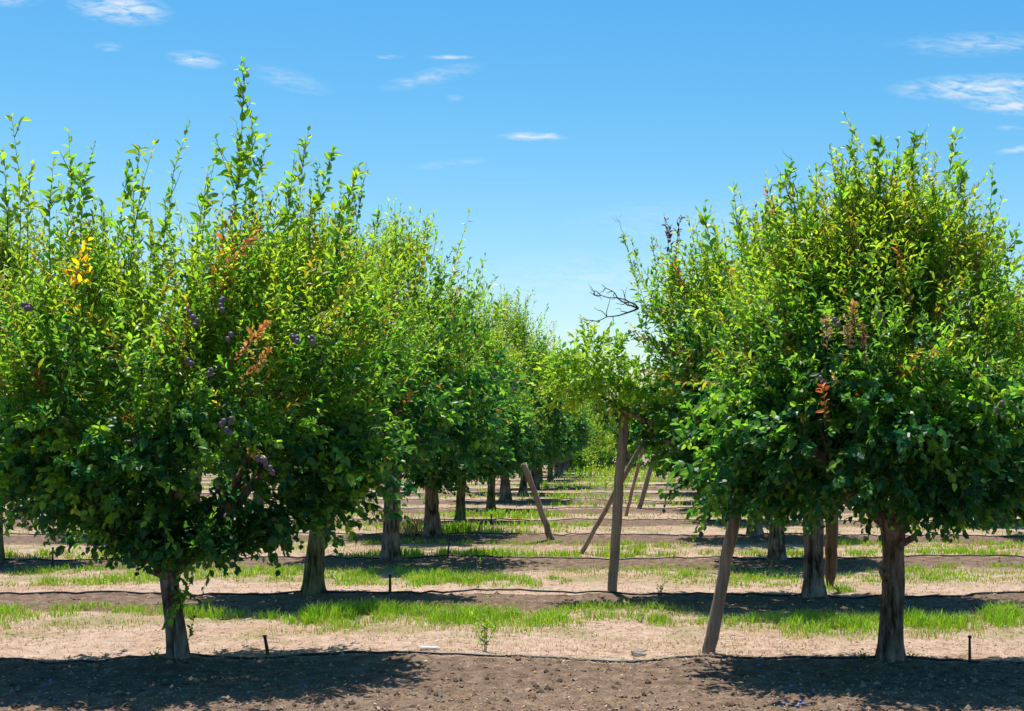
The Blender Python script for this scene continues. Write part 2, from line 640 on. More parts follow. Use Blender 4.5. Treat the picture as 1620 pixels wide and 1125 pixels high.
def crown_mesh(prof, seed, n_sprig, lsize=.075, fine=True, asym=None, lump=.20, spacing=.03, blobs=(), gap=.42, name='crown', sprig_len=(.22, .55), young0=.0, specks=.075, depth=.92, cluster=.62, belly=(.55, .80, 1.02, .46)):
    """prof: list of (z, radius). Leafy twigs through the crown's volume, most of them in its outer shell."""
    rng = np.random.default_rng(seed)
    zz = np.array([p[0] for p in prof])
    rr = np.array([p[1] for p in prof])
    zb, zt = zz[0], zz[-1]
    N0 = n_sprig * 3
    # z weighted by the ring area
    gz = np.linspace(zb, zt, 200)
    w = np.interp(gz, zz, rr) + .25
    cdf = np.cumsum(w) / w.sum()
    z = np.interp(rng.uniform(0, 1, N0), cdf, gz)
    th = rng.uniform(0, 2 * math.pi, N0)
    o = np.stack([np.cos(th), np.sin(th), np.zeros(N0)], -1)
    lumpn = fbm(np.stack([o[:, 0] * 1.5, o[:, 1] * 1.5, z * 1.25], -1) + seed * 3.7, seed, 3)
    Rr = np.interp(z, zz, rr) * (1 + lump * (lumpn - .5) * 3.2)
    if asym is not None:
        Rr = Rr * (1 + asym(th, z))
    fr = np.where(rng.uniform(0, 1, N0) < .78, rng.uniform(.70, 1.0, N0) ** .7, rng.uniform(.2, .75, N0))
    cap = rng.uniform(0, 1, N0) < np.clip((z - (zt - .5)) / .5, 0, 1) * .8
    fr = np.where(cap, np.sqrt(rng.uniform(0, 1, N0)), fr)
    under = rng.uniform(0, 1, N0) < np.clip(((zb + .35) - z) / .35, 0, 1) * .8
    fr = np.where(under, np.sqrt(rng.uniform(0.05, 1, N0)), fr)
    P = o * (Rr * fr)[:, None] 
    tz = (z - zb) / (zt - zb)
    P[:, 1] *= depth * np.where(P[:, 1] < 0, np.interp(tz, [0, .25, .5, 1], belly), np.interp(tz, [0, .3, 1], [.55, .66, .40]))
    P[:, 2] = z
    clump = fbm(P * 1.9 + seed * 1.3, seed + 5, 3)
    keep = np.where(clump > gap + .12 * (fr > .8) * 0)[0][:n_sprig]
    P, o, z, fr, clump = P[keep], o[keep], z[keep], fr[keep], clump[keep]
    n = len(P)
    # most twigs gather at branch ends, so that the crown breaks into leafy clumps with dark gaps between
    nc = max(20, int(n / 22))
    cen = P[:nc]
    who = rng.integers(0, nc, n)
    jump = (rng.uniform(0, 1, n) < cluster) & (np.arange(n) >= nc)
    off = rng.normal(0, 1, (n, 3)) * np.array([.19, .17, .16])
    P = np.where(jump[:, None], cen[who] + off, P)
    o = np.where(jump[:, None], unit(o[who] * .75 + off * np.array([2.2, 2.2, 0]) + 1e-4), o)
    P[:, 2] = np.maximum(P[:, 2], zb + .05 * rng.uniform(0, 1, n))
    z = np.clip(P[:, 2], zb, zt)
    fr = np.where(jump, fr[who], fr)
    clump = np.where(jump, clump[who], clump)
    t = (z - zb) / (zt - zb)
    upw = -.42 + 1.9 * t ** .85
    D = o * (.95 - .35 * t)[:, None] * np.clip(fr, .3, 1)[:, None] + np.array([0, 0, 1.0]) * upw[:, None] + rng.normal(0, .36, (n, 3))
    Ln = rng.uniform(sprig_len[0], sprig_len[1], n) * (.75 + .5 * t)
    P = P - unit(D) * Ln[:, None] * .55
    bend = np.zeros((n, 3))
    bend[:, 2] = np.where(t > .5, .12, -.28) + rng.normal(0, .1, n)
    young = np.clip(-.30 + 1.28 * t + young0 + rng.normal(0, .20, n) + .9 * (clump - .5), 0, 1)  # leaf age, plus crown shade painted in: lower twigs get darker leaves
    ls = lsize
    mb = MB()
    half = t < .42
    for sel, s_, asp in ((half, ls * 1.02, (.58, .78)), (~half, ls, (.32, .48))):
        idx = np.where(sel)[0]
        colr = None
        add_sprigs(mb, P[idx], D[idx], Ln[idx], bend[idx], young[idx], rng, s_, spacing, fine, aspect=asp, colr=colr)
    # a few yellowing twigs
    nz_ = int(n * specks)
    idx = rng.choice(np.where(t > .35)[0], nz_)
    add_sprigs(mb, P[idx] + rng.normal(0, .08, (nz_, 3)), D[idx], Ln[idx] * .9, bend[idx], np.ones(nz_), rng, ls * .9, spacing, fine,
               colr=np.where(rng.uniform(0, 1, (nz_, 1)) < .86, np.array([.27, .215, .03]) * rng.uniform(.6, 1.3, (nz_, 1)), RUST * .6))
    for (c, rad, nb, yg) in blobs:
        c = np.array(c, float)
        q = unit(rng.normal(0, 1, (nb, 3))) * (rng.uniform(.15, 1, (nb, 1)) ** .5)
        Pb = c + q * np.array(rad)
        Db = q + np.array([0, 0, .35]) + rng.normal(0, .4, (nb, 3))
        Lb = rng.uniform(.18, .42, nb)
        be = np.zeros((nb, 3))
        be[:, 2] = -.12
        add_sprigs(mb, Pb - unit(Db) * Lb[:, None] * .4, Db, Lb, be, np.clip(yg + rng.normal(0, .2, nb), 0, 1), rng, ls, spacing, fine)
    return mb.mesh(name, [M_LEAF, M_TWIG])


def trunk_mesh(h, r0, r1, lean=(0, 0), seed=0, mat=None, seg=44, rings=46, fork=True):
    """a furrowed trunk with a flared foot, swelling below the fork"""
    t = np.linspace(0, 1, rings)
    a = np.arange(seg) * 2 * math.pi / seg
    T, Aa = np.meshgrid(t, a, indexing='ij')
    r = r0 + (r1 - r0) * T + r0 * np.exp(-T * 9) * (.34 + .22 * np.cos(3 * Aa + seed) + .12 * np.cos(5 * Aa + 2 * seed)) + (r1 * .40 * np.clip((T - .78) / .22, 0, 1) ** 2 if fork else 0)
    q = np.stack([np.cos(Aa).ravel() * 3.6, np.sin(Aa).ravel() * 3.6, (T * h * 1.0).ravel()], -1)
    fur = 1 - np.abs(2 * vnoise(q, seed) - 1)
    q2 = np.stack([np.cos(Aa).ravel() * 8, np.sin(Aa).ravel() * 8, (T * h * 3).ravel()], -1)
    fur2 = 1 - np.abs(2 * vnoise(q2, seed + 3) - 1)
    low = fbm(np.stack([np.cos(Aa).ravel() * 1.1, np.sin(Aa).ravel() * 1.1, (T * h * 1.6).ravel()], -1), seed + 9, 2)
    r = (r.ravel() * (1 + (low - .5) * .30 - fur ** 4 * .26 - fur2 ** 4 * .12)).reshape(r.shape)
    bx = np.sin(T * 2.6 + seed) * .02
    X = np.cos(Aa) * r + lean[0] * T + bx
    Y = np.sin(Aa) * r + lean[1] * T
    Z = T * h - .06 * (1 - T)
    v = np.stack([X.ravel(), Y.ravel(), Z.ravel()], -1)
    i = np.arange(rings - 1)[:, None] * seg
    j = np.arange(seg)[None, :]
    f = np.stack([i + j, i + (j + 1) % seg, i + seg + (j + 1) % seg, i + seg + j], -1).reshape(-1, 4)
    v = np.concatenate([v, [[lean[0] + bx[-1, 0], lean[1], h + .03]]])
    top = (rings - 1) * seg
    jj = np.arange(seg)
    mb = MB()
    mb.add(v, [f, np.stack([np.full(seg, len(v) - 1), top + jj, top + (jj + 1) % seg], -1)], smooth=True)
    return mb.mesh('trunk', mat or M_BARK)


def limb_curve(p0, p1, rng, sag=.12, n=12):
    p0, p1 = np.array(p0, float), np.array(p1, float)
    s = np.linspace(0, 1, n)[:, None]
    d = p1 - p0
    mid = np.array([d[0] * .35, d[1] * .35, 0]) * sag * 2
    w = np.stack([np.sin(s[:, 0] * 5 + rng.uniform(0, 6)), np.cos(s[:, 0] * 4.3 + rng.uniform(0, 6)), 0 * s[:, 0]], -1) * .035 * (s * (1 - s) * 4)
    return p0 + d * s + mid * (s * (1 - s) * 4) + w


def limb_mesh(p0, p1, r0, r1, rng, mat, sub=3, reach=.7, sag=.12):
    mb = MB()
    c = limb_curve(p0, p1, rng, sag)
    tube(mb, c, np.linspace(r0, r1, len(c)), 10, rough=.16, seed=int(rng.integers(99)))
    for k in range(sub):
        i = int(rng.integers(4, len(c) - 1))
        d = unit(c[-1] - c[0] + rng.normal(0, .9, 3) * np.linalg.norm(c[-1] - c[0]))
        e = c[i] + d * reach * rng.uniform(.5, 1)
        e[2] = max(e[2], c[i][2] + .05)
        b = limb_curve(c[i], e, rng, .1, 8)
        rr = r0 + (r1 - r0) * i / len(c)
        tube(mb, b, np.linspace(rr * .6, .006, len(b)), 6, rough=.1)
    return mb.mesh('limb', mat)


def bare_branch_mesh(base, tips, r, seed, side=5):
    """a dead, leafless, crooked branch with side twigs"""
    rng = np.random.default_rng(seed)
    mb = MB()
    for tip in tips:
        b, e = np.array(base, float), np.array(tip, float)
        n = 9
        s = np.linspace(0, 1, n)[:, None]
        L_ = np.linalg.norm(e - b)
        c = b + (e - b) * s + rng.normal(0, .035 * L_, (n, 3)) * (s * (1 - s) * 4) ** .5
        tube(mb, c, np.linspace(r, r * .25, n), 6)
        for k in range(side):
            i = int(rng.integers(2, n - 1))
            d = unit(unit(e - b) * .8 + rng.normal(0, .7, 3) + np.array([0, 0, .2]))
            q = c[i] + d * L_ * rng.uniform(.12, .4) * np.linspace(0, 1, 4)[:, None] + rng.normal(0, .012, (4, 3)) * np.array([[0], [1], [1], [1]])
            tube(mb, q, np.linspace(r * .5, r * .15, 4), 5)
    return mb.mesh('bare_branch', M_TWIG)


def shoot_mesh(base, tip, seed, lsize=.06, side=0, young=.75, spacing=.043, colr=None, mats=None, thick=.0042, bow=None):
    """an upright water shoot: a long straight stem with small ascending leaves, sometimes with short side twigs"""
    rng = np.random.default_rng(seed)
    b, e = np.array(base, float), np.array(tip, float)
    d = e - b
    L_ = np.linalg.norm(d)
    bend = rng.normal(0, .12, 3) if bow is None else np.array(bow, float)
    bend[2] = 0
    D = d / L_ - bend
    B, DD, LL, BB = [b], [D], [L_], [bend]
    u = d / L_
    for k in range(side):
        s = rng.uniform(.25, .92)
        q = b + D * L_ * s + bend * L_ * s * s
        dd = unit(u * 1.0 + np.array([rng.normal(0, .42), rng.normal(0, .42), .15]))
        B.append(q)
        DD.append(dd)
        LL.append(L_ * rng.uniform(.14, .34) * (1.25 - s))
        BB.append(np.array([0, 0, .08]))
    B, DD, LL, BB = np.array(B), np.array(DD), np.array(LL), np.array(BB)
    mb = MB()
    c = None if colr is None else np.tile(np.array(colr)[None], (len(B), 1))
    # the stem keeps the direction's own length
    add_sprigs(mb, B, DD, LL * np.linalg.norm(DD, axis=1), BB, np.full(len(B), young), rng, lsize, spacing, True, twig_r=thick, leaf_up=.5, aspect=(.44, .62), colr=c, taper=.40, spread=(.8, 1.4))
    return mb.mesh('shoot', mats or [M_LEAF, M_TWIG])


def plum_mesh():
    mb = MB()
    u = np.linspace(0, math.pi, 9)
    a = np.arange(12) * 2 * math.pi / 12
    U, Aa = np.meshgrid(u, a, indexing='ij')
    r = np.sin(U) * .019 * (1 - .06 * np.exp(-((Aa - 3.1) / .3) ** 2))
    z = np.cos(U) * .024 - .004 * np.exp(-(U / .4) ** 2)
    v = np.stack([np.cos(Aa) * r, np.sin(Aa) * r, z], -1).reshape(-1, 3)
    i = np.arange(8)[:, None] * 12
    j = np.arange(12)[None, :]
    f = np.stack([i + j, i + 12 + j, i + 12 + (j + 1) % 12, i + (j + 1) % 12], -1).reshape(-1, 4)
    mb.add(v, f, smooth=True)
    tube(mb, [(0, 0, .019), (.002, 0, .03), (.004, .001, .042)], [.0016, .0014, .002], 5, mat=1)
    return mb.mesh('plum', [M_PLUM, M_TWIG])


PLUM = plum_mesh()

# ------------------------------------------------------------------ the near trees
S1 = ROW0 / 2250


def tree_root(x, y, label, group='plum trees of the orchard'):
    o = link('plum_tree', None, None, (x, y, gh(x, y)))
    return tag(o, label, 'tree', group)


def add_limbs(root, top, targets, r, seed, mat, sub=3):
    rng = np.random.default_rng(seed)
    tr = [c for c in root.children if c.name.startswith('trunk')][0]
    for k, tg in enumerate(targets):
        a = math.atan2(tg[1], tg[0])
        st = (top[0] + math.cos(a) * r * .35, top[1] + math.sin(a) * r * .35, top[2] - .06)
        link('limb', limb_mesh(st, tg, r * rng.uniform(.5, .62), .014, rng, mat, sub), tr)


# ---- front left tree
LX = (280 - 1010) * S1
t1 = tree_root(LX, ROW0, 'wide leafy plum tree nearest on the left, with tall shoots and a low fork')
link('trunk', trunk_mesh(.72, .078, .086, (-.055, .02), 2, M_BARK), t1)
add_limbs(t1, (-.055, .02, .72), [(-.75, -.35, 1.7), (-.35, .6, 2.1), (.1, -.55, 2.2), (.7, .3, 1.9), (.8, .15, 1.65), (-1.05, .25, 1.6)], .105, 12, M_BARK, 4)
PROF_L = [(.86, .25), (1.03, .66), (1.18, 1.16), (1.42, 1.47), (1.9, 1.50), (2.4, 1.47), (2.7, 1.36), (2.95, 1.15), (3.1, .8)]
link('crown', crown_mesh(PROF_L, 21, 3100, .082, True, lump=.26, spacing=.027, name='crown',
                         blobs=[((.42, -.25, .90), (.30, .30, .17), 36, .1), ((-.32, -.2, .95), (.28, .3, .18), 36, .1), ((.12, -.2, .52), (.05, .08, .14), 6, .5)]), t1)


def P1(px, py, dy=0.0, x0=LX):
    """a measured spot in the plane of the first row, in the tree's own space"""
    dy = dy * .68
    s = (ROW0 + dy) / 2250
    return np.array([(px - 1010) * s - x0, dy, CAM_H - (py - 690) * s])


def front(px, py, x0, out=0.0):
    dy = -1.2
    for _ in range(4):
        z = CAM_H - (py - 690) * (ROW0 + dy) / 2250
        dy = -float(np.interp(z, [.8, 1.15, 1.45, 1.9, 2.4, 2.8, 3.2], [.7, 1.0, 1.25, 1.40, 1.15, .90, .65])) - out
    s = (ROW0 + dy) / 2250
    return np.array([(px - 1010) * s - x0, dy, CAM_H - (py - 690) * s])


SH_L = [(18, 190, 30, 430, 2, .0), (110, 216, 92, 440, 5, .1), (150, 230, 128, 420, 2, -.3), (50, 262, 44, 430, 5, .3), (85, 258, 80, 450, 3, -.5), (205, 262, 182, 430, 2, .2),
        (246, 228, 205, 430, 3, -.1), (222, 240, 192, 430, 1, .3), (298, 199, 280, 440, 0, .0), (345, 240, 318, 440, 2, .2), (330, 270, 305, 450, 1, -.3), (388, 104, 360, 400, 12, .1),
        (380, 220, 352, 440, 7, -.2), (426, 222, 398, 420, 3, .3), (400, 190, 378, 380, 4, .4), (488, 212, 468, 400, 4, .0), (528, 240, 478, 400, 5, .4), (466, 250, 452, 420, 2, -.3), (568, 268, 510, 430, 6, .2), (6, 240, 14, 430, 3, .3),
        (262, 318, 255, 450, 2, -.5), (440, 300, 420, 450, 4, -.5), (160, 330, 150, 460, 3, -.5), (540, 330, 520, 460, 4, -.5)]
for k, (tx, ty, bx, by, sd, dy) in enumerate(SH_L):
    link('shoot', shoot_mesh(P1(bx, by, dy), P1(tx, ty, dy), 100 + k, .102, sd + 1, .62 if k % 3 else .85), t1)
gold = link('shoot', shoot_mesh(front(122, 525, LX, -.1), front(142, 385, LX, .05), 161, .08, 5, 1, colr=(.60, .40, .02)), t1)
gold['label'] = 'golden yellow shoot'
for k, (cx, cy, n) in enumerate([(405, 545, 10), (415, 585, 6), (392, 400, 5)]):
    d = link('dead_sprig', shoot_mesh(front(cx - 42, cy + 40, LX, .05), front(cx + 18, cy - 28, LX, .26), 300 + k, .058, n, 1, spacing=.02, colr=(.78, .38, .13), mats=[M_DEAD, M_TWIG]), t1)
    d['label'] = 'withered orange brown sprig'
rngp = random.Random(4)
for (cx, cy, dy) in [(c_[0] + a_, c_[1] + b_, c_[2]) for c_ in [(431, 756, -1.2), (420, 742, -1.2), (414, 736, -1.2), (358, 688, -1.42), (350, 680, -1.42), (365, 676, -1.40), (305, 510, -1.45), (312, 516, -1.45), (297, 578, -1.5), (330, 600, -1.5), (352, 482, -1.42), (348, 492, -1.42), (360, 545, -1.5), (462, 540, -1.2), (470, 548, -1.2), (494, 550, -1.1), (36, 490, -1.2), (46, 496, -1.2)] for (a_, b_) in ((0, 0), (rngp.uniform(-7, 7), rngp.uniform(-9, 9)))]:
    o = link('plum', PLUM, t1, front(cx, cy, LX, .02))
    o.scale = (.95,) * 3
    o.rotation_euler = (rngp.uniform(-.4, .4), rngp.uniform(-.4, .4), rngp.uniform(0, 6))
spr = link('shoot', shoot_mesh((.10, -.12, .02), (.20, -.16, .36), 171, .055, 3, .35, .05), t1)
spr['label'] = 'sucker sprouting at the trunk foot'

# ---- front right tree
RX = (1402 - 1010) * S1
t2 = tree_root(RX, ROW0, 'dense rounded plum tree nearest on the right, flat underneath on a furrowed grey trunk')
link('trunk', trunk_mesh(1.08, .112, .088, (.055, .0), 7, M_BROWN), t2)
add_limbs(t2, (.055, 0, 1.08), [(-.8, -.3, 2.0), (-.4, .6, 2.3), (.15, -.6, 2.4), (.7, .3, 2.2), (.8, -.1, 2.0)], .105, 14, M_BROWN, 4)
PROF_R = [(1.15, 1.0), (1.27, 1.24), (1.5, 1.38), (1.9, 1.42), (2.3, 1.36), (2.7, 1.14), (3.0, .90), (3.3, .68), (3.5, .4)]
link('crown', crown_mesh(PROF_R, 37, 3300, .080, True, lump=.24, spacing=.027, gap=.42, young0=.10, belly=(.70, 1.02, .95, .40)), t2)


def P2(px, py, dy=0.0):
    return P1(px, py, dy, RX)


SH_R = [(1160, 290, 1175, 420, 3, -.2), (1113, 318, 1140, 430, 2, .0), (1250, 252, 1268, 400, 3, .2), (1292, 264, 1285, 400, 3, -.2), (1350, 210, 1342, 380, 7, .1), (1390, 218, 1385, 370, 6, -.1), (1378, 240, 1392, 370, 5, .3),
        (1422, 216, 1418, 380, 5, .2), (1446, 214, 1440, 380, 5, -.1), (1508, 210, 1490, 380, 3, .1), (1526, 258, 1495, 390, 4, -.3), (1612, 358, 1552, 470, 2, .0), (1580, 366, 1530, 470, 3, .3), (1440, 250, 1452, 400, 6, .4),
        (1210, 330, 1230, 430, 4, -.4), (1190, 350, 1205, 450, 4, .1), (1330, 280, 1335, 400, 5, -.4), (1480, 300, 1470, 420, 5, -.4), (1235, 290, 1250, 420, 5, -.1), (1270, 300, 1275, 420, 5, -.5), (1590, 470, 1560, 540, 3, -.4), (1606, 480, 1570, 560, 3, .2)]
for k, (tx, ty, bx, by, sd, dy) in enumerate(SH_R):
    link('shoot', shoot_mesh(P2(bx, by, dy), P2(tx, ty, dy), 200 + k, .096, sd + 1, .55 if k % 3 else .8), t2)
for k, (bx, by, tx, ty) in enumerate([(1258, 330, 1226, 262), (1262, 320, 1250, 246)]):
    link('bare_branch', bare_branch_mesh(P2(bx, by, -.1), [P2(tx, ty, -.1)], .004, 40 + k, 3), t2)
for k, (cx, cy, n, c) in enumerate([(1350, 500, 12, (.60, .42, .14)), (1340, 525, 8, (.45, .36, .16)), (1305, 520, 7, (.55, .45, .22)), (1300, 630, 3, (.60, .20, .06)), (1365, 540, 6, (.28, .15, .08))]):
    d = link('dead_sprig', shoot_mesh(front(cx + 5, cy + 45, RX, .0), front(cx, cy - 22, RX, .20), 330 + k, .058, n, 1, spacing=.022, colr=c, mats=[M_DEAD, M_TWIG]), t2)
    d['label'] = 'withered straw coloured sprig'
for (cx, cy, dy) in [(1320, 508, -1.5), (1326, 515, -1.48), (1298, 600, -1.48), (1305, 606, -1.48), (1392, 498, -1.4), (1400, 510, -1.4), (1330, 565, -1.5), (1585, 640, -1.3), (1575, 650, -1.3)]:
    o = link('plum', PLUM, t2, front(cx, cy, RX, .02))
    o.scale = (.95,) * 3



def stub(root, p, d, r, L_):
    mb = MB()
    p, d = np.array(p, float), unit(np.array(d, float))
    tube(mb, [p - d * .05, p + d * L_ * .35, p + d * L_ * .8, p + d * L_], [r * 1.5, r * 1.12, r, r * .9], 12, rough=.14, seed=3)
    tr = [c for c in root.children if c.name.startswith('trunk')][0]
    link('pruned_stub', mb.mesh('pruned_stub', M_BARK), tr)


stub(t1, (.0, -.07, .50), (.5, -1, .7), .024, .10)
stub(t1, (-.10, -.05, .62), (-1, -.6, .5), .020, .09)
stub(t2, (-.03, -.09, .66), (-.5, -1, .5), .028, .08)
stub(t2, (.12, -.06, .90), (1, -.6, .6), .024, .11)

# ---- second row
Y2 = ROW0 + ROWS
S2 = Y2 / 2250
X2L = (496 - 1010) * S2
t3 = tree_root(X2L, Y2, 'plum tree on a mossy leaning trunk, second along the left row')
link('trunk', trunk_mesh(1.05, .108, .105, (.10, 0), 11, M_MOSSY), t3)
add_limbs(t3, (.10, 0, 1.05), [(-.7, -.3, 2.1), (-.3, .6, 2.4), (.3, -.5, 2.5), (.8, .2, 2.1)], .115, 16, M_MOSSY, 3)
PROF_2 = [(1.18, .45), (1.35, .95), (1.65, 1.26), (2.1, 1.36), (2.7, 1.24), (3.1, 1.0), (3.4, .75), (3.7, .4)]
link('crown', crown_mesh(PROF_2, 51, 2300, .090, True, lump=.22, spacing=.030), t3)
X2R = (1284 - 1010) * S2
t4 = tree_root(X2R, Y2, 'wide plum tree behind the front right one, its long limb propped over the alley')
link('trunk', trunk_mesh(1.12, .128, .115, (0, 0), 13, M_BARK), t4)
add_limbs(t4, (0, 0, 1.12), [(-1.3, -.2, 2.4), (-.4, .6, 2.6), (.3, -.5, 2.6), (.9, .2, 2.2)], .12, 18, M_BARK, 3)
# the long propped limb over the alley
rng_ = np.random.default_rng(77)
tr4 = [c for c in t4.children if c.name.startswith('trunk')][0]
link('limb', limb_mesh((-.05, 0, 1.1), (-2.45, -.05, 2.25), .06, .016, rng_, M_BARK, 4, .6), tr4)
PROF_2R = [(1.08, .9), (1.25, 1.2), (1.6, 1.42), (2.2, 1.50), (2.8, 1.48), (3.3, 1.40), (3.65, 1.2), (3.9, .8)]
link('crown', crown_mesh(PROF_2R, 63, 2700, .090, True, lump=.19, spacing=.029,
                         asym=lambda th, z: .30 * np.clip(-np.cos(th), 0, 1) * np.clip((z - 1.0) / 1.0, 0, 1),
                         blobs=[((-2.42, -.1, 2.45), (.46, .42, .36), 150, .75), ((-1.98, 0, 2.2), (.35, .4, .3), 70, .7), ((-2.7, .0, 2.15), (.2, .3, .25), 25, .9)]), t4)


def P4(px, py, dy=0.0, x0=X2R, yy=Y2):
    s = (yy + dy) / 2250
    return np.array([(px - 1010) * s - x0, dy, CAM_H - (py - 690) * s])


b1 = link('bare_branch', bare_branch_mesh(P4(1010, 490, -.2), [P4(933, 464, -.2), P4(952, 452, -.2), P4(928, 515, -.2)], .011, 61, 6), t4)
link('bare_branch', bare_branch_mesh(P4(995, 400, -.2), [P4(974, 345, -.2)], .004, 62, 4), t4)
for k, (tx, ty, bx, by) in enumerate([(1050, 340, 1062, 430), (1076, 345, 1068, 420), (1058, 360, 1064, 430)]):
    d = link('dead_sprig', shoot_mesh(P4(bx, by, -.3), P4(tx, ty, -.3), 350 + k, .06, 5, 1, spacing=.05, colr=(.24, .085, .05), mats=[M_DEAD, M_TWIG]), t4)
    d['label'] = 'withered red brown sprig'
for k, (tx, ty, bx, by, sd) in enumerate([(985, 372, 1010, 460, 5), (1000, 380, 1020, 460, 5), (1030, 372, 1040, 450, 6), (1100, 350, 1110, 430, 4)]):
    link('shoot', shoot_mesh(P4(bx, by), P4(tx, ty), 220 + k, .062, sd, .8), t4)
for k, (tx, ty, bx, by, sd) in enumerate([(580, 262, 560, 400, 6), (600, 330, 585, 420, 5), (560, 300, 545, 420, 6), (500, 260, 505, 400, 6), (540, 290, 530, 410, 6), (450, 280, 460, 400, 4)]):
    link('shoot', shoot_mesh(P4(bx, by, 0, X2L), P4(tx, ty, 0, X2L), 240 + k, .065, sd, .45), t3)

# ------------------------------------------------------------------ the trees behind: five moulds, copied
MOULDS = []
for k in range(5):
    rng = np.random.default_rng(500 + k)
    H = [4.1, 4.4, 3.9, 4.5, 4.2][k]
    rs = [1.38, 1.30, 1.45, 1.35, 1.5][k]
    zo = [0, -.22, 0, -.1, -.28][k]
    prof = [(1.22 + zo, .42 * rs), (1.42 + zo, .75 * rs), (1.75 + zo * .5, .96 * rs), (2.2, rs), (2.8, .97 * rs), (3.2, .85 * rs), (H - .45, .6 * rs), (H, .30 * rs)]
    cm = crown_mesh(prof, 80 + k, 1400, .115, False, lump=.24, spacing=.040, sprig_len=(.28, .62), young0=-.14 + .06 * (k % 3), gap=.42)
    tm = trunk_mesh(1.05, .11 + .01 * k, .10, (.03 * (k - 2), 0), 31 + k, M_MOSSY if k % 2 else M_BARK, 20, 18)
    lim = [limb_mesh((0, 0, 1.0), (math.cos(a) * .8, math.sin(a) * .8, 2.2), .06, .014, rng, M_BARK, 2) for a in (0.4, 2.3, 4.4)]
    sh = [shoot_mesh((math.cos(a) * q, math.sin(a) * q, H - .75), (math.cos(a) * q * 1.12, math.sin(a) * q * 1.12, H + e), 700 + k * 10 + i, .075, 4, .6, .05)
          for i, (a, q, e) in enumerate([(.3, .6, .35), (1.5, .5, .2), (2.6, .7, .45), (3.7, .45, .3), (5.0, .65, .5), (5.8, .3, .25)])]
    MOULDS.append((cm, tm, lim, sh))


def far_tree(x, y, mould, rz, s, label, sz=1.0, detail=True):
    cm, tm, lim, sh = MOULDS[mould]
    r = link('plum_tree', None, None, (x, y, gh(x, y)))
    tag(r, label, 'tree', 'plum trees of the orchard')
    r.rotation_euler[2] = rz
    r.scale = (s, s, s * sz)
    t = link('trunk', tm, r)
    link('crown', cm, r)
    if detail:
        for l_ in lim:
            link('limb', l_, t)
        for q in sh:
            link('shoot', q, r)
    return r


ORD = ['first', 'second', 'third', 'fourth', 'fifth', 'sixth', 'seventh', 'eighth', 'ninth', 'tenth', 'eleventh', 'twelfth', 'thirteenth', 'fourteenth', 'fifteenth', 'sixteenth']
rt = random.Random(8)
ROWNAME = {0: 'along the alley, left side', 1: 'along the alley, right side', -1: 'in the second line left of the alley', 2: 'in the second line right of the alley', -2: 'in the outermost line on the left', 3: 'in the outermost line on the right'}
HIDDEN = {(5, -2), (6, -1), (7, -1), (7, 3), (8, -1), (8, -2), (8, 2), (8, 3), (8, 1), (10, 1), (11, 1), (12, 1), (13, 1), (14, 1)}      # wholly behind the nearer crowns
LEFT_SCALE = {2: (1.10, 1.02), 3: (1.12, .82), 4: (.95, .98), 5: (.92, .95), 6: (1.10, 1.10), 7: (.95, .92)}
for row in range(2, 15):
    y = ROW0 + ROWS * row
    for c in (0, 1, -1, 2, -2, 3):
        x = COLX + COLS * c
        u = x / y
        if not (-.449 - 1.4 / y < u < .271 + 1.4 / y):
            continue
        if c not in (0, 1) and row > 8:
            continue
        s, sz = LEFT_SCALE.get(row, (1.0, 1.0)) if c == 0 else (rt.uniform(.92, 1.08), rt.uniform(.95, 1.08))
        md = rt.randrange(5)
        rz = rt.uniform(0, 6.28)
        jx, jy = rt.uniform(-.12, .12), rt.uniform(-.1, .1)
        if (row, c) == (2, 0):
            jx, md = .10, 2
        if c == 0 and row > 2:
            md = [1, 4, 4, 4, 1][row % 5]
        key = (row, c)
        if key in HIDDEN:
            continue
        far_tree(x + jx, y + jy, md, rz, s, f'{ORD[row]} plum tree back from the camera {ROWNAME[c]}', sz, detail=row < 8)

# trees and bushes closing the end of the alley
for k, (x, y, md, s) in enumerate([(-3.4, 80, 3, 1.35), (-.6, 77, 0, 1.1)]):
    far_tree(x, y, md, k * 1.3, s, ['tall plum tree standing behind the bushes at the left of the alley end', 'plum tree behind the bushes at the middle of the alley end'][k], 1.0, False)


BUSH = crown_mesh([(.05, .8), (.5, 1.15), (1.2, 1.3), (2.0, 1.1), (2.7, .7), (3.2, .3)], 97, 520, .17, False, lump=.3, spacing=.055, young0=.35, depth=1.0, sprig_len=(.3, .7))
BUSH_STEM = trunk_mesh(.6, .05, .04, (0, 0), 71, M_MOSSY, 10, 8, False)
for k, (x, y, s, sz, lab) in enumerate([(-5.9, 70, 1.1, 1.1, 'pale green bush at the alley end, by the last left trees'), (-4.2, 76, 1.2, .95, 'bright bushy young tree left of the middle of the alley end'), (-2.2, 72, .8, 1.0, 'low feathery bush closing the middle of the alley'),
                                        (-.6, 80, 1.3, 1.0, 'broad green bush at the alley end behind the upright prop'), (1.2, 74, 1.0, 1.0, 'green bush at the alley end right of the upright prop'), (-3.2, 84, 1.5, 1.3, 'tall yellow green bush far behind the alley bushes')]):
    o = link('bush', None, None, (x, y, gh(x, y)))
    o.rotation_euler[2] = k * 1.1
    o.scale = (s, s, s * sz)
    tag(o, lab, 'bush', 'bushes closing the end of the alley')
    link('stem', BUSH_STEM, o)
    link('foliage', BUSH, o)


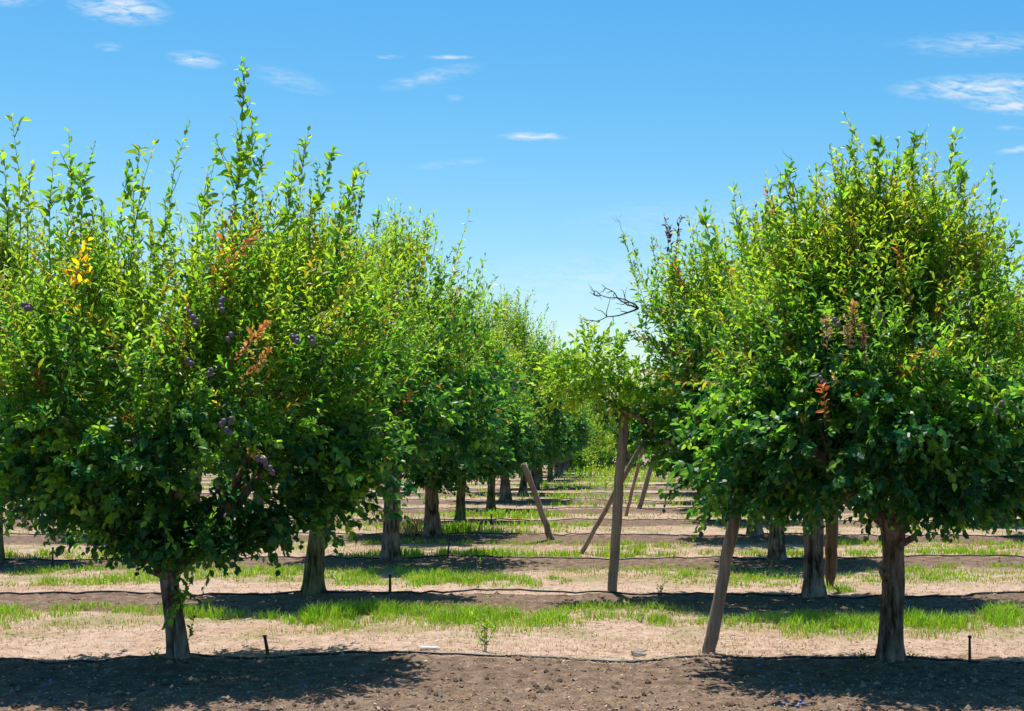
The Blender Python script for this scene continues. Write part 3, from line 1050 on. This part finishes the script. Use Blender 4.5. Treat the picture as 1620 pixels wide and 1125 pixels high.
# ------------------------------------------------------------------ props, stakes, hoses
def prop_pole(px, py, tx, ty, r0, r1, label, mat=None, dtop=0.0, extend=1.12, point=False, seed=0):
    """a wooden prop: foot on the ground, head under the limb"""
    x, y = pxy(px, py)
    s = (y + dtop) / 2250
    top = np.array([(tx - 1010) * s - x, dtop, CAM_H - (ty - 690) * s]) * extend
    z0 = gh(x, y)
    rng = np.random.default_rng(seed)
    n = 14
    q = np.linspace(0, 1, n)[:, None]
    pts = np.array([0, 0, -.06]) + (top - np.array([0, 0, z0 - .06])) * q + rng.normal(0, .004, (n, 3))
    rad = np.linspace(r0, r1, n)
    if point:
        rad[:4] = [.012, r0 * .55, r0 * .85, r0]
    mb = MB()
    tube(mb, pts, rad, 14, rough=.10, seed=seed, fine=4)
    o = link('prop_pole', mb.mesh('prop_pole', mat or M_POST), None, (x, y, z0))
    tag(o, label, 'prop pole', 'wooden poles propping the plum trees')


prop_pole(968, 940, 987, 655, .058, .048, 'thick upright wooden prop under the limb over the alley', M_TAN, seed=1, extend=1.05)
prop_pole(1120, 1036, 1157, 840, .056, .048, 'thick leaning wooden prop left of the front right trunk', seed=2, extend=1.25)
prop_pole(874, 853, 830, 735, .055, .048, 'slanting wooden prop leaning left against the left row of trees', seed=3, extend=1.02)
prop_pole(915, 873, 1000, 728, .036, .045, 'thin wooden prop slanting right behind the thick upright prop', seed=4, extend=1.3)
prop_pole(989, 814, 1009, 738, .038, .04, 'small dark wooden prop far off in the alley', seed=5, extend=1.5)
prop_pole(1010, 806, 1025, 755, .06, .055, 'small pale wooden prop far off in the alley', M_PALE, seed=6, extend=1.7)
prop_pole(1313, 921, 1317, 820, .068, .072, 'wooden prop with a pointed foot beside the second right trunk', M_DARKPOST, seed=7, extend=1.3, point=True)
prop_pole(48, 832, 20, 792, .05, .045, 'pale wooden prop leaning left under the left tree crown', M_PALE, seed=8, extend=1.35)
prop_pole(44, 834, 30, 800, .03, .03, 'thin pale stick beside the leaning prop under the left crown', M_PALE, seed=9, extend=1.3)


def stake(px, py, hpx, w, label, lean=0.0, seed=0):
    x, y = pxy(px, py)
    h = hpx * y / 2250
    z0 = gh(x, y)
    mb = MB()
    tube(mb, [(0, 0, -.05), (lean * .3 * h, 0, h * .3), (lean * .7 * h, 0, h * .72), (lean * h, 0, h)], [w, w * .95, w * .9, w * .8], 8, rough=.1, seed=seed, fine=20)
    o = link('stake', mb.mesh('stake', M_STAKE), None, (x, y, z0))
    tag(o, label, 'stake', 'short dark stakes along the hoses')
    em = MB()
    tube(em, [(lean * h, 0, h * .96), (lean * h, 0, h * 1.03), (lean * h, 0, h * 1.05)], [w * 1.3, w * 1.25, w * .5], 8)
    link('cap', em.mesh('cap', M_STAKE), o)


stake(424, 1037, 30, .015, 'short dark stake right of the front left trunk', -.18, 1)
stake(1534, 1044, 42, .012, 'short dark stake right of the front right trunk', .0, 2)
stake(617, 939, 27, .016, 'dark stake on the second hose, mid left of the alley', .0, 3)
stake(83, 892, 28, .014, 'thin dark stake in the grass at the far left', .02, 4)
stake(708, 885, 30, .013, 'dark stake in the bright grass behind the second hose', .12, 5)
stake(777, 828, 16, .016, 'small dark stake in the middle of the alley beyond the slanting prop', .0, 6)
stake(893, 768, 14, .02, 'tiny dark stake at the far end of the alley', .0, 7)


def hose(row, y0, wav, r):
    xs = np.concatenate([np.arange(-14, 12, .12)])
    p = np.stack([xs * .35, np.full_like(xs, row * 3.3), 0 * xs], -1)
    ys = y0 + (fbm(p, 41, 2) - .5) * wav * 2
    zs = np.maximum(ground_h(xs, ys), ground_h(xs, ys - .05)) + r * .85 + np.clip(fbm(p * 2.1, 77, 2) - .58, 0, 1) * .10
    mb = MB()
    tube(mb, np.stack([xs, ys, zs], -1), r, 8)
    o = link('irrigation_hose', mb.mesh('irrigation_hose', M_HOSE))
    tag(o, f'black irrigation hose on the soil along the {ORD[row]} tree row from the camera', 'hose', 'black irrigation hoses along the tree rows')


for row in range(0, 9):
    hose(row, ROW0 + ROWS * row + (.05 if row == 0 else .0), .10, .011 if row else .010)


# ------------------------------------------------------------------ grass, weeds, litter
def blades(mb, x, y, h, w, col, rng, lean=.5):
    n = len(x)
    z = ground_h(x, y) - .005
    B = np.stack([x, y, z], -1)
    a = rng.uniform(0, 6.283, n)
    f = np.stack([np.cos(a), np.sin(a), 0 * a], -1)
    d = rng.uniform(0, 6.283, n)
    ln = np.stack([np.cos(d), np.sin(d), 0 * d], -1) * (rng.uniform(.05, 1, n) ** 1.3 * lean * h)[:, None]
    up = np.array([0, 0, 1.0])
    hh = h[:, None]
    m1 = B + up * hh * .55 + ln * .30
    tip = B + up * hh * (1 - .25 * (np.linalg.norm(ln, axis=1, keepdims=True) / hh) ** 2) + ln
    ww = w[:, None]
    V = np.stack([B - f * ww, B + f * ww, m1 + f * ww * .8, m1 - f * ww * .8, tip], 1)
    off = np.arange(n)[:, None, None] * 5
    mb.add(V.reshape(-1, 3), [(np.array([[[0, 1, 2, 3]]]) + off).reshape(-1, 4), (np.array([[[3, 2, 4]]]) + off).reshape(-1, 3)], np.repeat(col, 5, 0))


def lush(x, y):
    """0..1: where the green grass grows"""
    b = band(y)
    row = np.floor((y - ROW0) / ROWS)
    p = np.stack([x * .55, y * 1.2, 0 * x], -1)
    nb = fbm(p, 91, 3)
    m = np.clip((b - .18) / .08, 0, 1) * np.clip((.72 - b) / .16, 0, 1)
    g = m * np.clip((nb - .46) * 6.0, 0, 1)
    return np.where(row < 0, 0, g)


PATCH = [  # lush clumps: x, y, half sizes, amount
    (-2.85, 13.55, .75, .55, 1.0), (-1.75, 13.45, .9, .45, .85), (-.6, 13.3, .8, .35, .6), (-4.3, 13.7, .5, .4, .8), (-6.0, 13.9, .8, .4, .5), (2.9, 13.3, .75, .45, .9), (1.75, 13.0, .45, .3, .9), (3.7, 13.6, .6, .5, 1.0),
    (-2.35, 17.3, .9, .8, .9), (-1.3, 16.9, .5, .5, .6), (-3.2, 17.0, .8, .5, .5), (-6.6, 16.9, 1.0, .5, .7), (1.2, 17.0, .9, .5, .4), (2.2, 16.4, .3, .3, .8),
    (-2.6, 20.6, 1.6, .5, 1.0), (-.6, 20.7, 1.2, .5, .7), (-8.2, 20.8, 1.3, .5, .9), (2.5, 21.0, 2.0, .5, .6), (4.5, 20.8, 1.5, .5, .6),
    (-3.2, 25.6, .8, .6, 1.0), (-2.2, 25.4, 1.0, .5, .5), (-9.5, 25.5, 1.2, .5, .6), (-3.0, 31, 1.6, .7, .9), (-1.5, 40, 2, 1, .9), (-1.8, 48, 2.5, 1.5, .9), (0, 55, 3, 2, .9), (-1.5, 62, 3, 3, 1), (0, 70, 4, 4, 1)]


def build_grass():
    rng = np.random.default_rng(6)
    mb = MB()
    # (y range, tries per m2, blade height, blade width)
    for (y0, y1, dens, hm, wm) in [(11.1, 15.0, 3600, .088, .0040), (15.4, 19.6, 2000, .078, .0052), (19.9, 24.2, 1300, .085, .0068), (24.4, 33.2, 520, .11, .010), (33.4, 60, 110, .14, .014), (60, 95, 22, .2, .03)]:
        xl, xr = -.47 * y1, .29 * y1
        n = int((xr - xl) * (y1 - y0) * dens)
        x = rng.uniform(xl, xr, n)
        y = rng.uniform(y0, y1, n)
        g = lush(x, y) * .50
        for (cx, cy, sx, sy, am) in PATCH:
            if cy < y0 - 3 or cy > y1 + 3:
                continue
            q = np.clip(1.35 - ((x - cx) / sx) ** 2 - ((y - cy) / sy) ** 2, 0, 1) * am
            g = np.maximum(g, q)
        b = band(y)
        edge = np.clip(b / .16, 0, 1) ** 2 * np.clip((1.0 - b) / .10, 0, 1)
        tuft = np.clip((vnoise(np.stack([x * 5, y * 5, 0 * x], -1), 12) - .28) * 3.0, 0, 1)
        g = g * edge * tuft
        keep = rng.uniform(0, 1, n) < g
        x, y, g = x[keep], y[keep], g[keep]
        n = len(x)
        h = hm * (.45 + 1.15 * g) * rng.uniform(.5, 1.4, n)
        w = wm * rng.uniform(.7, 1.4, n)
        gr = np.array([.17, .40, .02]) + (np.array([.28, .45, .03]) - np.array([.17, .40, .02])) * rng.uniform(0, 1, (n, 1))
        dry = (rng.uniform(0, 1, n) < .16 + .25 * (g < .3))[:, None]
        c = np.where(dry, np.array([.38, .33, .13]), gr) * rng.uniform(.7, 1.25, (n, 1))
        blades(mb, x, y, h, w, c, rng, .8)
    o = link('grass', mb.mesh('grass', M_GRASS))
    tag(o, 'bright green grass in patches between the tree rows', 'grass', kind='stuff')

    # dry stubble and straw
    mb = MB()
    for (y0, y1, dens, hm, wm) in [(11.0, 15.3, 560, .030, .0026), (15.4, 19.8, 300, .034, .0036), (19.9, 24.3, 260, .038, .005), (24.4, 42, 60, .05, .008)]:
        xl, xr = -.47 * y1, .29 * y1
        n = int((xr - xl) * (y1 - y0) * dens)
        x = rng.uniform(xl, xr, n)
        y = rng.uniform(y0, y1, n)
        b = band(y)
        nb = fbm(np.stack([x * .9, y * 1.5, 0 * x], -1), 23, 3)
        k = rng.uniform(0, 1, n) < np.clip((b - .14) / .15, 0, 1) * np.clip((.97 - b) / .15, 0, 1) * np.clip((nb - .33) * 3, 0.04, 1)
        x, y = x[k], y[k]
        n = len(x)
        c = (np.array([.42, .315, .19]) + rng.uniform(-.3, .3, (n, 1)) * np.array([.3, .2, .25])) * rng.uniform(.6, 1.2, (n, 1))
        grn = (rng.uniform(0, 1, n) < .22)[:, None]
        c = np.where(grn, np.array([.17, .24, .04]), c)
        blades(mb, x, y, hm * rng.uniform(.3, 1.5, n), wm * rng.uniform(.6, 1.3, n), np.clip(c, .02, .9), rng, 1.5)
    o = link('dry_grass', mb.mesh('dry_grass', M_GRASS))
    tag(o, 'dry straw coloured grass between the tree rows', 'grass', kind='stuff')

    # fallen leaves and chaff
    mb = MB()
    n = 26000
    y = 8.3 + 20 * rng.uniform(0, 1, n) ** 2.2
    x = rng.uniform(-.46, .28, n) * y
    z = ground_h(x, y) + .008
    P = np.stack([x, y, z], -1)
    a = rng.uniform(0, 6.28, n)
    A = np.stack([np.cos(a), np.sin(a), rng.normal(0, .25, n)], -1)
    Nn = np.array([0, 0, 1.0]) + rng.normal(0, .35, (n, 3))
    c = np.array([[.40, .28, .14], [.30, .19, .10], [.56, .46, .34], [.20, .14, .09], [.55, .28, .05]])[rng.choice(5, n, p=[.3, .25, .25, .15, .05])] * rng.uniform(.7, 1.2, (n, 1))
    sz = rng.uniform(.008, .036, n)
    add_leaves(mb, P, A, Nn, sz, sz * rng.uniform(.2, .6, n), c, rng, False)
    o = link('leaf_litter', mb.mesh('leaf_litter', M_DEAD))
    tag(o, 'fallen dry leaves and chaff scattered over the bare soil', 'leaf litter', kind='stuff')

    # loose straw lying on the dry ground
    mb = MB()
    n = 26000
    y = 10.9 + 17 * rng.uniform(0, 1, n) ** 1.7
    x = rng.uniform(-.46, .28, n) * y
    k = rng.uniform(0, 1, n) < np.clip((band(y) - .12) / .2, .12, 1) * np.clip((fbm(np.stack([x * 1.3, y * 2, 0 * x], -1), 57, 3) - .34) * 4, .05, 1)
    x, y = x[k], y[k]
    n = len(x)
    P = np.stack([x, y, ground_h(x, y) + .010], -1)
    a = rng.uniform(0, 6.28, n)
    A = np.stack([np.cos(a), np.sin(a), rng.normal(0, .18, n)], -1)
    c = np.array([[.52, .42, .25], [.34, .25, .14], [.62, .55, .40], [.20, .13, .08]])[rng.choice(4, n, p=[.4, .25, .15, .2])] * rng.uniform(.7, 1.2, (n, 1))
    ln = rng.uniform(.03, .14, n)
    add_leaves(mb, P, A, np.array([0, 0, 1.0]) + rng.normal(0, .3, (n, 3)), ln, rng.uniform(.003, .009, n) * (1 + (y - 11) * .05), c, rng, False)
    o = link('straw', mb.mesh('straw', M_DEAD))
    tag(o, 'loose straw and dry stalks lying between the tree rows', 'straw', kind='stuff')

    # clods and small stones
    mb = MB()
    ico = np.array([[1, 0, 0], [-1, 0, 0], [0, 1, 0], [0, -1, 0], [0, 0, 1], [0, 0, -.5], [.6, .6, .4], [-.6, .6, .4], [.6, -.6, .4], [-.6, -.6, .4]])
    tri = np.array([[6, 4, 0], [6, 0, 2], [6, 2, 4], [7, 4, 2], [7, 2, 1], [7, 1, 4], [8, 4, 3], [8, 3, 0], [8, 0, 4], [9, 4, 1], [9, 1, 3], [9, 3, 4], [0, 5, 2], [2, 5, 1], [1, 5, 3], [3, 5, 0]])
    n = 9000
    y = 8.3 + 14 * rng.uniform(0, 1, n) ** 2.0
    x = rng.uniform(-.46, .28, n) * y
    k = (y < ROW0) | (band(y) < .3)
    x, y = x[k], y[k]
    n = len(x)
    s = .004 + .024 * rng.uniform(0, 1, n) ** 3.0
    V = ico[None] * s[:, None, None] * rng.uniform(.6, 1.4, (n, 10, 1)) + np.stack([x, y, ground_h(x, y)], -1)[:, None, :]
    c = np.array([.19, .13, .092]) * rng.uniform(.5, 1.7, (n, 1)) * (1 + rng.normal(0, .05, (n, 3)))
    mb.add(V.reshape(-1, 3), [(tri[None] + np.arange(n)[:, None, None] * 10).reshape(-1, 3)], np.repeat(np.clip(c, .02, .6), 10, 0))
    m, nt, N, L, out = new_mat('soil_clod')
    at = N.new('ShaderNodeAttribute')
    at.attribute_name = 'tint'
    p = N.new('ShaderNodeBsdfPrincipled')
    p.inputs['Roughness'].default_value = .95
    p.inputs['Specular IOR Level'].default_value = .15
    L.new(at.outputs['Color'], p.inputs['Base Color'])
    L.new(p.outputs[0], out.inputs[0])
    o = link('gravel', mb.mesh('gravel', m))
    tag(o, 'small clods and stones on the tilled soil', 'gravel', kind='stuff')


build_grass()


def weed(px, py, hpx, seed, label, n=5, young=.6, ls=.03, wide=.25, name='weed'):
    x, y = pxy(px, py)
    h = hpx * y / 2250
    rng = np.random.default_rng(seed)
    B = rng.normal(0, .012, (n, 3))
    B[:, 2] = 0
    D = np.stack([rng.normal(0, wide, n), rng.normal(0, wide, n), np.ones(n)], -1)
    mb = MB()
    Ln = h * rng.uniform(.45, 1.0, n)
    Ln[0] = h
    D[0] = (.05, 0, 1)
    be = np.zeros((n, 3))
    add_sprigs(mb, B, D, Ln, be, np.full(n, young), rng, ls, ls * .8, True, twig_r=.0025, leaf_up=.6, aspect=(.3, .5), spread=(.8, 1.3))
    o = link(name, mb.mesh(name, [M_LEAF, M_TWIG]), None, (x, y, gh(x, y)))
    tag(o, label, 'weed', 'leafy weeds between the rows')


weed(768, 1030, 100, 1, 'tall thin leafy weed by the first hose, middle of the alley', 8, .6, .05, .2)
weed(757, 930, 55, 2, 'slender green weed in the grass behind the second hose', 3, .7, .03, .15)
weed(1043, 938, 28, 3, 'low bushy weed on the second hose right of the upright prop', 9, .6, .03, .6)
weed(1290, 940, 22, 4, 'low bright weed at the foot of the second right trunk', 12, .6, .05, .9)
weed(1330, 930, 18, 5, 'low bright weed right of the second right trunk', 10, .6, .05, .9)
weed(1065, 885, 20, 6, 'small weed on the third hose right of the alley', 5, .6, .03, .4)
weed(1015, 985, 26, 7, 'low weed on the bare soil right of the upright prop', 7, .3, .03, .7)
weed(1368, 1044, 16, 10, 'small weed at the left foot of the front right trunk', 6, .5, .04, .8)
weed(1440, 1040, 14, 11, 'small weed at the right foot of the front right trunk', 6, .5, .04, .8)
weed(245, 1046, 15, 12, 'small weed at the left foot of the front left trunk', 6, .4, .04, .8)
weed(958, 775, 62, 8, 'slim young sapling far down the alley', 9, .95, .12, .28, 'sapling')
weed(940, 748, 40, 9, 'pale green bush at the far end of the alley', 16, .95, .18, .5, 'bush')


def dry_tuft():
    x, y = pxy(650, 848)
    rng = np.random.default_rng(3)
    mb = MB()
    n = 150
    xx, yy = x + rng.normal(0, .11, n), y + rng.normal(0, .10, n)
    c = np.array([.55, .40, .25]) * rng.uniform(.7, 1.2, (n, 1))
    blades(mb, xx, yy, rng.uniform(.15, .42, n), np.full(n, .008), c, rng, 1.0)
    v = np.concatenate(mb.v)
    mb.v = [v - np.array([x, y, 0], np.float32)]
    o = link('dry_tuft', mb.mesh('dry_tuft', M_GRASS), None, (x, y, 0))
    tag(o, 'dried out tan grass tuft between the third and fourth left trunks', 'grass tuft')


dry_tuft()

x, y = pxy(752, 850)
o = link('dead_twig', bare_branch_mesh((0, 0, -.02), [(.12, 0, .32), (.16, .03, .34)], .010, 15, 3), None, (x, y, gh(x, y)))
tag(o, 'dead forked twig stuck upright in the soil mid alley', 'twig')


def rock():
    x, y = pxy(1010, 1032)
    rng = np.random.default_rng(9)
    mb = MB()
    u = np.linspace(0, math.pi, 12)
    a = np.arange(18) * 2 * math.pi / 18
    U, Aa = np.meshgrid(u, a, indexing='ij')
    d = np.stack([np.cos(Aa) * np.sin(U), np.sin(Aa) * np.sin(U), np.cos(U)], -1).reshape(-1, 3)
    r = .75 + .6 * (fbm(d * 1.8 + 4, 3, 3) - .5)
    v = d * r[:, None] * np.array([.085, .06, .045])
    i = np.arange(11)[:, None] * 18
    j = np.arange(18)[None, :]
    f = np.stack([i + j, i + 18 + j, i + 18 + (j + 1) % 18, i + (j + 1) % 18], -1).reshape(-1, 4)
    mb.add(v, f)
    o = link('stone', mb.mesh('stone', M_ROCK), None, (x, y, gh(x, y) + .02))
    tag(o, 'grey stone by the first hose, left of the leaning prop', 'stone')
    x, y = pxy(680, 1030)
    mb = MB()
    tube(mb, [(-.08, 0, .016), (-.03, .002, .018), (.03, .001, .017), (.08, -.004, .016)], [.013, .014, .014, .012], 10)
    o = link('pipe_offcut', mb.mesh('pipe_offcut', M_WHITE), None, (x, y, gh(x, y)))
    tag(o, 'short white pipe offcut lying behind the first hose', 'pipe')


rock()

PL2 = PLUM.copy()
PL2.materials[0] = M_BLUE
for k, (px, py) in enumerate([(72, 1078), (64, 1086), (122, 1052), (90, 1096), (480, 1082), (1200, 1052), (1205, 1048), (1246, 1095), (1252, 1092), (1266, 1110), (1270, 1114), (1286, 1099), (1262, 1118), (1240, 1112), (80, 1070)]):
    x, y = pxy(px, py)
    o = link('fallen_plum', PL2, None, (x, y, gh(x, y) + .018))
    o.rotation_euler = (1.3, .3 * k, k * 1.7)
    o.scale = (.62,) * 3
    tag(o, 'small blue plum fallen on the dark soil under a front tree', 'plum', 'fallen plums on the dark soil')
